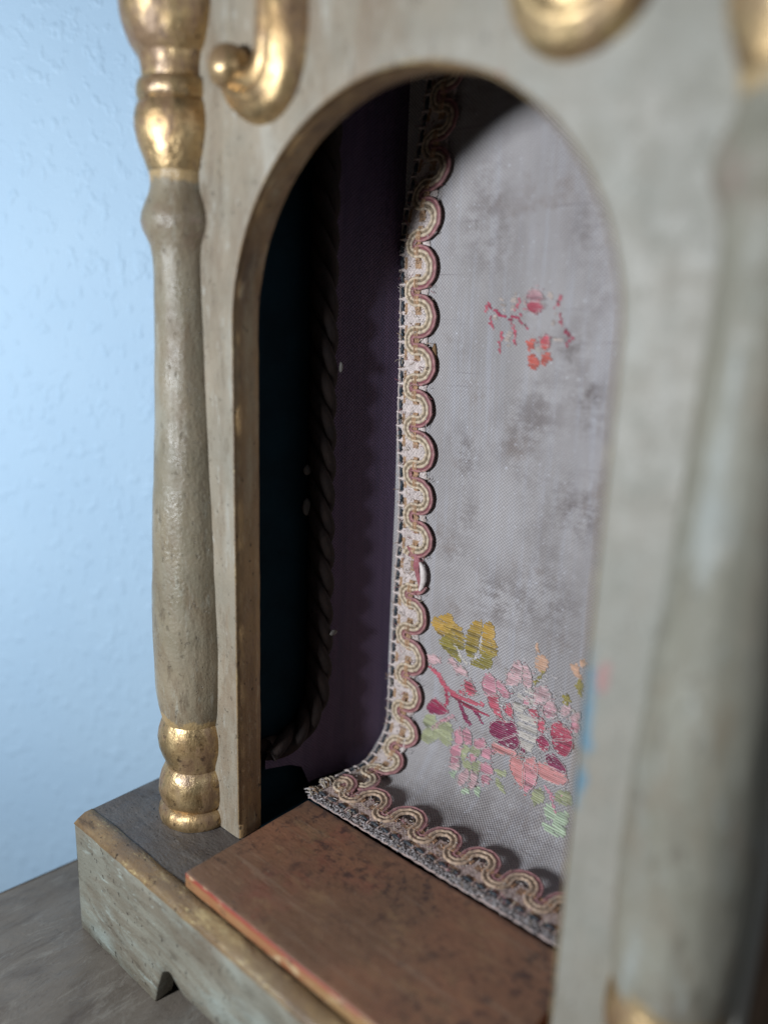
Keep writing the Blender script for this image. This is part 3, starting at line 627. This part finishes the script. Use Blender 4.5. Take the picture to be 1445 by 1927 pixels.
# ---------------------------------------------------------------- brocade flowers
RGB = dict(gold=(.44, .27, .055), olive=(.27, .22, .045), cream=(.52, .47, .42), pale=(.56, .37, .38), rose=(.50, .10, .14), crim=(.36, .035, .08), plum=(.22, .02, .075), sage=(.36, .37, .22), pink=(.56, .26, .31), mint=(.42, .50, .36), salm=(.57, .24, .23), peach=(.55, .34, .23), red=(.55, .12, .09), beige=(.46, .38, .34))
PETALS = [
('leaf','gold','gold',[(0.2139,1.6303),(0.2343,1.6124),(0.275,1.5918),(0.2903,1.6141),(0.2653,1.6573),(0.23,1.6588)]),
('leaf','gold','olive',[(0.2634,1.6279),(0.2974,1.6179),(0.3255,1.6303),(0.3293,1.6853),(0.2945,1.6783),(0.2657,1.6632)]),
('leaf','olive','olive',[(0.246,1.6873),(0.2729,1.667),(0.3021,1.688),(0.3251,1.7226),(0.3045,1.7233),(0.2614,1.7068)]),
('leaf','gold','olive',[(0.3459,1.633),(0.3633,1.5986),(0.3917,1.5845),(0.3911,1.6193),(0.3817,1.6688),(0.3639,1.698),(0.3426,1.6812)]),
('leaf','gold','gold',[(0.3971,1.5876),(0.4327,1.5755),(0.439,1.6162),(0.402,1.6345)]),
('leaf','gold','olive',[(0.3991,1.64),(0.443,1.6264),(0.4492,1.6646),(0.4283,1.683),(0.399,1.6808)]),
('leaf','olive','olive',[(0.3652,1.7166),(0.4031,1.6929),(0.4347,1.6826),(0.4307,1.7142),(0.3926,1.727)]),
('leaf_vein','cream','cream',[(0.2917,1.6744),(0.321,1.7138),(0.3507,1.7308),(0.3546,1.7261),(0.3275,1.7079),(0.2966,1.6706)]),
('leaf_vein','cream','cream',[(0.3948,1.6178),(0.3885,1.6769),(0.3569,1.7224),(0.3612,1.7243),(0.3958,1.6774),(0.4001,1.6169)]),
('petal','pale','pale',[(0.1918,1.7475),(0.235,1.7397),(0.2502,1.7532),(0.2153,1.774)]),
('petal','pale','pale',[(0.2806,1.731),(0.3049,1.7292),(0.3132,1.7506),(0.2852,1.7478)]),
('petal','pale','pale',[(0.2999,1.7581),(0.34,1.7416),(0.3552,1.7636),(0.3281,1.7668)]),
('stem','rose','rose',[(0.2047,1.7877),(0.2468,1.8084),(0.2706,1.8378),(0.3229,1.8513),(0.3726,1.852),(0.4198,1.8415),(0.4214,1.8311),(0.3764,1.8367),(0.3301,1.8359),(0.2823,1.8236),(0.2595,1.7949),(0.2124,1.7774)]),
('stem','crim','crim',[(0.2707,1.8335),(0.2778,1.8735),(0.2721,1.9091),(0.2837,1.9075),(0.2945,1.868),(0.2822,1.8279)]),
('stem','crim','crim',[(0.2964,1.852),(0.3593,1.8676),(0.4408,1.8685),(0.444,1.8597),(0.3649,1.8547),(0.3012,1.843)]),
('stem','plum','plum',[(0.3257,1.8611),(0.3396,1.8912),(0.3718,1.9245),(0.3813,1.9158),(0.3538,1.8796),(0.3361,1.8537)]),
('stem','plum','plum',[(0.3725,1.8627),(0.3993,1.8837),(0.4151,1.9006),(0.4221,1.8944),(0.4085,1.8741),(0.3786,1.8556)]),
('petal','rose','rose',[(0.3487,1.7869),(0.3697,1.7784),(0.3906,1.8082),(0.3662,1.8231),(0.3517,1.8101)]),
('petal','rose','rose',[(0.3249,1.8196),(0.3486,1.8142),(0.3527,1.8249),(0.3324,1.8292)]),
('petal','crim','plum',[(0.2095,1.9246),(0.2364,1.8815),(0.2699,1.8956),(0.2884,1.9044),(0.2751,1.9207),(0.2323,1.9351)]),
('leaf','sage','sage',[(0.2003,1.9603),(0.2399,1.9386),(0.2493,1.9721),(0.2058,1.9906)]),
('leaf','sage','sage',[(0.1992,2.0062),(0.2497,1.9797),(0.266,2.0053),(0.2268,2.0395),(0.2,2.0375)]),
('leaf','sage','sage',[(0.2529,1.972),(0.3047,1.9358),(0.3133,2.0115),(0.2748,2.0207)]),
('petal','pink','pink',[(0.2418,1.9848),(0.2765,1.9486),(0.3089,1.9221),(0.3052,1.9162),(0.2696,1.9414),(0.2359,1.9806)]),
('petal','pink','pink',[(0.3241,1.9628),(0.3475,1.9472),(0.3573,1.9871),(0.3301,1.9983)]),
('petal','pink','pink',[(0.3507,1.9428),(0.3814,1.9399),(0.3873,1.9747),(0.3606,1.9857)]),
('petal','pink','pink',[(0.3968,1.9646),(0.4288,1.9441),(0.4385,1.9671),(0.405,1.9842)]),
('petal','pink','pink',[(0.3174,2.0161),(0.3475,1.9974),(0.3498,2.0394),(0.3151,2.0424)]),
('petal','pink','pink',[(0.3163,2.0467),(0.3479,2.046),(0.3481,2.0588),(0.3232,2.0687)]),
('petal','pink','pink',[(0.4247,1.9778),(0.457,1.9674),(0.4532,2.0028),(0.4265,2.0018)]),
('petal','pink','pink',[(0.4231,2.0287),(0.4551,2.0202),(0.4752,2.0399),(0.4355,2.0527)]),
('petal','pink','pink',[(0.4374,2.0593),(0.4622,2.0532),(0.463,2.0755),(0.4458,2.0825)]),
('petal','pale','pale',[(0.3674,2.0907),(0.3836,2.0609),(0.3969,2.0786),(0.3908,2.1103),(0.3713,2.1127)]),
('petal','pale','pale',[(0.4009,2.0712),(0.4205,2.0588),(0.4275,2.0947),(0.4131,2.1137)]),
('petal','pale','pale',[(0.3248,2.0728),(0.3547,2.0574),(0.3581,2.077),(0.3323,2.0827)]),
('leaf','sage','sage',[(0.3491,2.0156),(0.3711,1.9876),(0.3796,2.0092),(0.362,2.0463)]),
('leaf','sage','sage',[(0.385,1.9894),(0.42,1.986),(0.4136,2.0085),(0.3897,2.0074)]),
('leaf','sage','sage',[(0.3654,2.0461),(0.395,2.0401),(0.3974,2.0612),(0.3779,2.0644)]),
('leaf','sage','sage',[(0.3982,2.033),(0.4275,2.0269),(0.4295,2.0551),(0.4063,2.0633)]),
('leaf','sage','sage',[(0.6079,2.0525),(0.6229,2.0239),(0.6414,2.027),(0.6416,2.0543),(0.6207,2.0741)]),
('leaf','sage','sage',[(0.6773,2.0109),(0.7215,1.9933),(0.7286,2.027),(0.688,2.0396)]),
('leaf','sage','sage',[(0.4763,2.029),(0.5131,2.0164),(0.5125,2.0324),(0.4916,2.04)]),
('leaf','sage','sage',[(0.4788,2.0537),(0.5013,2.0529),(0.5251,2.0764),(0.5029,2.0774)]),
('petal','pink','pink',[(0.3835,2.0137),(0.4032,2.0055),(0.406,2.0274),(0.3904,2.0349)]),
('leaf','mint','mint',[(0.3303,2.0941),(0.3491,2.0806),(0.3544,2.1001),(0.3386,2.1038)]),
('leaf','mint','mint',[(0.3905,2.1224),(0.4177,2.1094),(0.4156,2.1306),(0.3981,2.1356)]),
('leaf','mint','mint',[(0.427,2.1007),(0.446,2.0984),(0.454,2.1211),(0.4367,2.1199)]),
('leaf','mint','mint',[(0.6537,2.0652),(0.676,2.0502),(0.6937,2.0795),(0.6704,2.0951)]),
('leaf','mint','mint',[(0.6863,2.0749),(0.7199,2.0523),(0.7299,2.0844),(0.7027,2.1029)]),
('leaf','mint','mint',[(0.6642,2.1086),(0.696,2.1007),(0.7336,2.0942),(0.7179,2.1242),(0.6891,2.1243)]),
('stem','pink','pink',[(0.6396,2.0127),(0.6728,2.0337),(0.6963,2.0168),(0.694,2.0117),(0.6757,2.0247),(0.6441,2.0066)]),
('stem','pink','pink',[(0.659,2.0254),(0.6828,2.0691),(0.6874,2.066),(0.6641,2.022)]),
('petal','pink','pink',[(0.4142,1.7522),(0.4323,1.7342),(0.4524,1.7448),(0.4573,1.7901),(0.4304,1.7939),(0.4132,1.7822)]),
('petal','pink','pink',[(0.456,1.7494),(0.4714,1.744),(0.4982,1.7636),(0.5027,1.7806),(0.478,1.7855)]),
('petal','pale','pale',[(0.494,1.7131),(0.5207,1.6642),(0.5368,1.6758),(0.5372,1.7153),(0.5144,1.7348),(0.4959,1.7355)]),
('petal','pale','pale',[(0.5398,1.6748),(0.557,1.6663),(0.5712,1.6923),(0.5713,1.7261),(0.547,1.7233)]),
('petal','pale','pale',[(0.5843,1.7384),(0.5971,1.7169),(0.6262,1.7177),(0.6361,1.7309),(0.6175,1.7488),(0.5901,1.7703)]),
('petal','pale','pink',[(0.6168,1.7717),(0.629,1.7474),(0.6525,1.7527),(0.6529,1.7872),(0.6245,1.7925)]),
('petal','rose','rose',[(0.4346,1.8054),(0.4687,1.7889),(0.4774,1.8417),(0.5028,1.8569),(0.4741,1.8561),(0.4431,1.8309)]),
('petal','rose','rose',[(0.493,1.8152),(0.5138,1.8015),(0.5213,1.8309),(0.5018,1.8443)]),
('petal','pink','pink',[(0.5479,1.7687),(0.5653,1.7595),(0.5728,1.7767),(0.5587,1.7877)]),
('petal','rose','rose',[(0.5685,1.7955),(0.5911,1.7813),(0.6017,1.8001),(0.5881,1.8139)]),
('petal','rose','rose',[(0.6032,1.8166),(0.6231,1.8089),(0.6285,1.8353),(0.609,1.8471)]),
('petal','plum','plum',[(0.4513,1.8938),(0.475,1.8665),(0.5247,1.856),(0.5364,1.8838),(0.4859,1.9221),(0.4563,1.916)]),
('petal','plum','plum',[(0.4802,1.9316),(0.5337,1.8895),(0.5478,1.9087),(0.5316,1.938),(0.4872,1.9384)]),
('petal','plum','crim',[(0.6054,1.8733),(0.6216,1.8553),(0.6434,1.8693),(0.6399,1.8949),(0.6102,1.8928)]),
('petal','plum','plum',[(0.5548,1.9176),(0.5675,1.9082),(0.5743,1.9301),(0.5596,1.9375)]),
('petal','salm','salm',[(0.4618,1.9453),(0.4875,1.9419),(0.5379,1.9389),(0.533,1.9547),(0.483,1.9668),(0.4664,1.9616)]),
('petal','rose','crim',[(0.6471,1.8165),(0.6682,1.797),(0.6974,1.8078),(0.7093,1.831),(0.6535,1.8537)]),
('petal','crim','crim',[(0.6521,1.8566),(0.7095,1.8332),(0.7103,1.853),(0.6996,1.8868),(0.6711,1.8864)]),
('petal','plum','plum',[(0.6396,1.9228),(0.6608,1.8994),(0.6973,1.9209),(0.6993,1.9412),(0.6647,1.9409)]),
('petal','salm','salm',[(0.5281,1.9707),(0.5517,1.9545),(0.5731,1.9871),(0.5739,2.0393),(0.5458,2.0229),(0.5275,2.0012)]),
('petal','salm','pink',[(0.5736,1.9571),(0.5995,1.94),(0.6136,1.9633),(0.6092,2.0127),(0.5856,2.0493),(0.5717,2.0057)]),
('petal','salm','salm',[(0.6066,1.9517),(0.6412,1.9396),(0.6996,1.944),(0.6971,1.9768),(0.6512,1.9831),(0.6148,1.9758)]),
('petal','peach','peach',[(0.685,1.6263),(0.6998,1.6106),(0.7124,1.6277),(0.7249,1.6448),(0.7034,1.6468)]),
('petal','peach','peach',[(0.7139,1.6006),(0.7274,1.5909),(0.729,1.6062),(0.714,1.6176)]),
('leaf','olive','olive',[(0.705,1.6624),(0.7231,1.6534),(0.725,1.6985),(0.7103,1.6876)]),
('leaf','olive','olive',[(0.6691,1.7189),(0.6874,1.7067),(0.6949,1.7259),(0.6741,1.7418)]),
('petal','pale','pale',[(0.6749,1.7498),(0.6959,1.7365),(0.698,1.7577),(0.6748,1.7777)]),
('petal','pale','pale',[(0.7039,1.7609),(0.724,1.7423),(0.7262,1.7634),(0.7055,1.7769)]),
('petal','pink','pink',[(0.7031,1.7801),(0.7278,1.7792),(0.7274,1.8025),(0.711,1.8036)]),
('bud','peach','peach',[(0.5778,1.6343),(0.5999,1.6216),(0.6177,1.6268),(0.6169,1.649),(0.5983,1.6663),(0.5826,1.6549)]),
('stem','olive','olive',[(0.6018,1.6646),(0.5913,1.6881),(0.5789,1.7097),(0.5847,1.7124),(0.6002,1.6908),(0.6084,1.6656)]),
('bud','peach','peach',[(0.5756,1.5909),(0.5869,1.5929),(0.5861,1.6162),(0.5747,1.6132)]),
('flower_center','cream','cream',[(0.5297,1.7696),(0.5636,1.7402),(0.591,1.7473),(0.5793,1.7829),(0.5592,1.7933),(0.5405,1.8235),(0.5236,1.8066)]),
('flower_center','cream','cream',[(0.541,1.8292),(0.5944,1.8172),(0.6005,1.8522),(0.5978,1.8881),(0.5794,1.9191),(0.5567,1.905),(0.5444,1.8688)]),
('petal','pale','pink',[(0.4627,0.6581),(0.4751,0.6449),(0.4931,0.6432),(0.5096,0.6557),(0.5168,0.6726),(0.4624,0.673)]),
('petal','rose','rose',[(0.462,0.6746),(0.5169,0.6741),(0.5105,0.6926),(0.4936,0.7056),(0.4721,0.6999)]),
('petal','red','red',[(0.4718,0.7713),(0.5005,0.7679),(0.5,0.7769),(0.4914,0.7974),(0.4784,0.8008)]),
('petal','rose','red',[(0.5102,0.7742),(0.5215,0.756),(0.537,0.7577),(0.5435,0.7728),(0.5354,0.7953),(0.5226,0.7959)]),
('petal','red','red',[(0.4744,0.8096),(0.5053,0.8057),(0.5121,0.8233),(0.509,0.8466),(0.4851,0.8458)]),
('petal','red','red',[(0.5157,0.8052),(0.5435,0.7993),(0.5515,0.8167),(0.536,0.8291),(0.5182,0.8331)]),
('flower_center','cream','cream',[(0.496,0.7905),(0.5082,0.781),(0.5181,0.7894),(0.5153,0.8007),(0.5024,0.8025)]),
('stem','rose','rose',[(0.3453,0.7047),(0.3477,0.6873),(0.3549,0.6834),(0.3517,0.6792),(0.3398,0.6846),(0.3393,0.7042)]),
('stem','crim','crim',[(0.3486,0.6881),(0.3778,0.7094),(0.4006,0.7168),(0.4034,0.7116),(0.3832,0.7026),(0.3531,0.6837)]),
('stem','crim','crim',[(0.4102,0.7223),(0.4349,0.719),(0.4569,0.7117),(0.4546,0.7064),(0.432,0.7112),(0.4084,0.7167)]),
('stem','crim','crim',[(0.4408,0.725),(0.4539,0.7321),(0.4727,0.7429),(0.4762,0.739),(0.4584,0.7262),(0.4436,0.7206)]),
('stem','rose','rose',[(0.4228,0.7309),(0.4358,0.755),(0.4352,0.7827),(0.4405,0.7831),(0.4432,0.7539),(0.4276,0.7291)]),
('stem','rose','rose',[(0.397,0.7531),(0.3883,0.7882),(0.3959,0.8083),(0.4012,0.8072),(0.3961,0.7884),(0.4024,0.7539)]),
('stem','rose','rose',[(0.3536,0.7136),(0.3564,0.7328),(0.3697,0.7482),(0.3744,0.7459),(0.3638,0.7306),(0.3591,0.7131)]),
('stem','rose','rose',[(0.5595,0.7028),(0.5644,0.7329),(0.5693,0.7325),(0.5644,0.7024)]),
('stem','rose','rose',[(0.5482,0.6887),(0.557,0.68),(0.5624,0.6603),(0.5591,0.6593),(0.5524,0.6781),(0.5454,0.6868)]),
('stem','crim','crim',[(0.5758,0.7438),(0.5964,0.7612),(0.5833,0.7795),(0.5881,0.7822),(0.6041,0.7603),(0.5795,0.7404)]),
('stem','rose','rose',[(0.4396,0.6666),(0.4365,0.6816),(0.4296,0.6974),(0.4345,0.6993),(0.4437,0.6835),(0.4448,0.6674)]),
('leaf','beige','beige',[(0.3804,0.6697),(0.3913,0.6673),(0.4034,0.6807),(0.4023,0.7011),(0.3876,0.69)]),
('leaf','beige','beige',[(0.415,0.6896),(0.4236,0.6627),(0.4332,0.6493),(0.4382,0.6604),(0.4288,0.6916),(0.4162,0.7031)]),
('leaf','beige','beige',[(0.4081,0.7715),(0.4194,0.7415),(0.4287,0.7548),(0.4232,0.787),(0.4135,0.8035)]),
('leaf','beige','beige',[(0.5398,0.7074),(0.5516,0.6985),(0.552,0.7288),(0.5425,0.7356)]),
('leaf','beige','beige',[(0.4528,0.6603),(0.4592,0.6581),(0.4616,0.7),(0.4559,0.6957)]),
('leaf','beige','beige',[(0.5223,0.6557),(0.5368,0.6492),(0.5458,0.6641),(0.5313,0.6707)]),
('leaf','beige','beige',[(0.3641,0.7109),(0.3753,0.7107),(0.3812,0.7311),(0.3712,0.7291)]),
('leaf','beige','beige',[(0.5473,0.7595),(0.5715,0.7499),(0.5759,0.7693),(0.5536,0.7724)]),
]

random.seed(21)
def petal(nm, c1, c2, poly):
    mx = sum(p[0] for p in poly) / len(poly); ms = sum(p[1] for p in poly) / len(poly)
    if nm not in ('stem', 'leaf_vein'): k = 1.22 if ms > 1.3 else .98; poly = [(mx + (p[0] - mx) * k, ms + (p[1] - ms) * k) for p in poly]
    if nm not in ('stem', 'leaf_vein'):
        for _ in range(2):
            q = []
            for a, c in zip(poly, poly[1:] + poly[:1]): q += [(a[0] * .78 + c[0] * .22, a[1] * .78 + c[1] * .22), (a[0] * .22 + c[0] * .78, a[1] * .22 + c[1] * .78)]
            poly = q
    s0 = min(p[1] for p in poly); s1 = max(p[1] for p in poly); mb = MB(); s = s0 + .0015; n = len(poly); ds = .0066
    sheer = nm in ('flower_center',) or c1 == 'beige'
    k = 0
    while s < s1:
        xs = []
        for i in range(n):
            (xa, sa_), (xb, sb_) = poly[i], poly[(i + 1) % n]
            if (sa_ - s) * (sb_ - s) < 0: xs.append(xa + (xb - xa) * (s - sa_) / (sb_ - sa_))
        xs.sort()
        for a, b in zip(xs[::2], xs[1::2]):
            a += jit(.0045); b += jit(.0045)
            if b - a < .003: a -= .0015; b += .0015
            if sheer and random.random() < .25: continue
            t = (s - s0) / (s1 - s0 + 1e-6); ca_, cb_ = RGB[c1], RGB[c2]
            sh = random.uniform(.72, 1.18); col = tuple((p * (1 - t) + q * t) * sh for p, q in zip(ca_, cb_))
            if random.random() < .07: col = tuple(c * .55 for c in col)
            # long floats break at a catch stitch
            parts = [(a, b)] if b - a < .05 or random.random() < .4 else [(a, (a + b) / 2 + jit(.012)), None]
            if parts[-1] is None: m = parts[0][1]; parts = [(a, m), (m, b)]
            sl = jit(.0016) + .0012
            for (a2, b2) in parts:
                rows = []
                for q in range(7):
                    t2 = q / 6; x = a2 + (b2 - a2) * t2; e = math.sin(math.pi * min(1, max(0, t2 * .94 + .03))) ** .5
                    h = .0012 + .0034 * e * min(1, (b2 - a2) / .02)
                    ss = s + sl * (t2 - .5) * 2
                    rows.append([sheet(x, ss - ds * .50, .0002), sheet(x, ss - ds * .25, h * .8), sheet(x, ss, h), sheet(x, ss + ds * .25, h * .8), sheet(x, ss + ds * .50, .0002)])
                mb.grid(rows, col)
        s += ds * random.uniform(.92, 1.08); k += 1
    if c1 in ('plum', 'crim', 'rose', 'pink', 'pale', 'salm') and nm == 'petal':
        pp = poly + [poly[0]]; q = []
        for (xa, sa_), (xb, sb_) in zip(pp, pp[1:]):
            k = max(2, int(math.hypot(xb - xa, sb_ - sa_) / .006))
            q += [sheet(xa + (xb - xa) * i / k + jit(.001), sa_ + (sb_ - sa_) * i / k + jit(.001), .003 + (.001 if i % 2 else 0)) for i in range(k)]
        for _ in range(0 if c1 in ('plum', 'crim') else int(len(q) * .3)):
            p = Vector(random.choice(q)) + Vector((jit(.012), 0, jit(.010))); l = random.uniform(.003, .009)
            mb.tube([p, p + Vector((l / 2, -.0015, jit(.001))), p + Vector((l, .001, jit(.001)))], .0016, 4, shade(random.choice([RGB['cream'], RGB['pale'], RGB[c1]]), .6, 1.15), cap=False)
        mb.tube(q + q[:1], .0009, 5, shade((.58, .48, .47), .8, 1.15), cap=False)
    if mb.v: mb.build(nm, M_['floss'], lin, col=True)
for nm, c1, c2, poly in PETALS: petal(nm, c1, c2, poly)
# silvery speckled stitches that fill the ground between the petals of the large flower
mb = MB(); cx0, cs0 = [sum(v) / 2 for v in ((.52, .64), (1.66, 1.93))]
for k in range(300):
    a = random.uniform(0, 2 * math.pi); q = random.random() ** .6; x = .578 + math.cos(a) * .115 * q; s = 1.80 + math.sin(a) * .165 * q
    l = random.uniform(.004, .012); mb.tube([sheet(x, s, .0015), sheet(x + l * .5, s + jit(.003), .0035), sheet(x + l, s + jit(.003), .0015)], .0016, 4, shade((.56, .51, .50), .6, 1.15), cap=False)
o = mb.build('silver_ground_stitches', M_['floss'], lin, col=True); o['kind'] = 'stuff'

# ---------------------------------------------------------------- small debris
def flake(name, p, r, mat, label, cat, el=(1, .5, .7)):
    mb = MB(); P = []
    for i in range(9):
        th = math.pi * i / 8; P.append([(p[0] + r * el[0] * math.sin(th) * math.cos(a) * (1 + hrm((a, i, 0), 2, .4)), p[1] + r * el[1] * math.sin(th) * math.sin(a), p[2] + r * el[2] * math.cos(th) * (1 + hrm((i, a, 3), 2, .3))) for a in [2 * math.pi * k / 12 for k in range(12)]])
    mb.grid(P, close_v=True); o = mb.build(name, M_[mat], None, loc=p); tag(o, label, cat, 'flakes of lint inside the niche' if cat == 'lint' else None); return o
flake('lint_flake', (.018, .36, 1.335), .011, 'lint', 'tiny pale husk caught on the dark rope at mid height', 'lint', (.6, .5, 1.3))
flake('lint_flake', (.018, .35, .542), .012, 'lint', 'pale tuft of lint caught low on the dark rope', 'lint', (.5, 1.3, .7))
flake('lint_flake', (-.050, .30, 1.04), .015, 'lint', 'upper of two dull flakes on the dark side wall behind the jamb', 'lint', (.5, 1, 1))
flake('lint_flake', (-.050, .30, .93), .018, 'lint', 'lower of two dull flakes on the dark side wall behind the jamb', 'lint', (.5, 1, 1.4))
q = sheet(.178, .83, .004); flake('dry_husk', q, .016, 'leaf_husk', 'small brown husk tucked behind the right side of the upper vertical braid', 'husk', (.6, .4, 2.2))
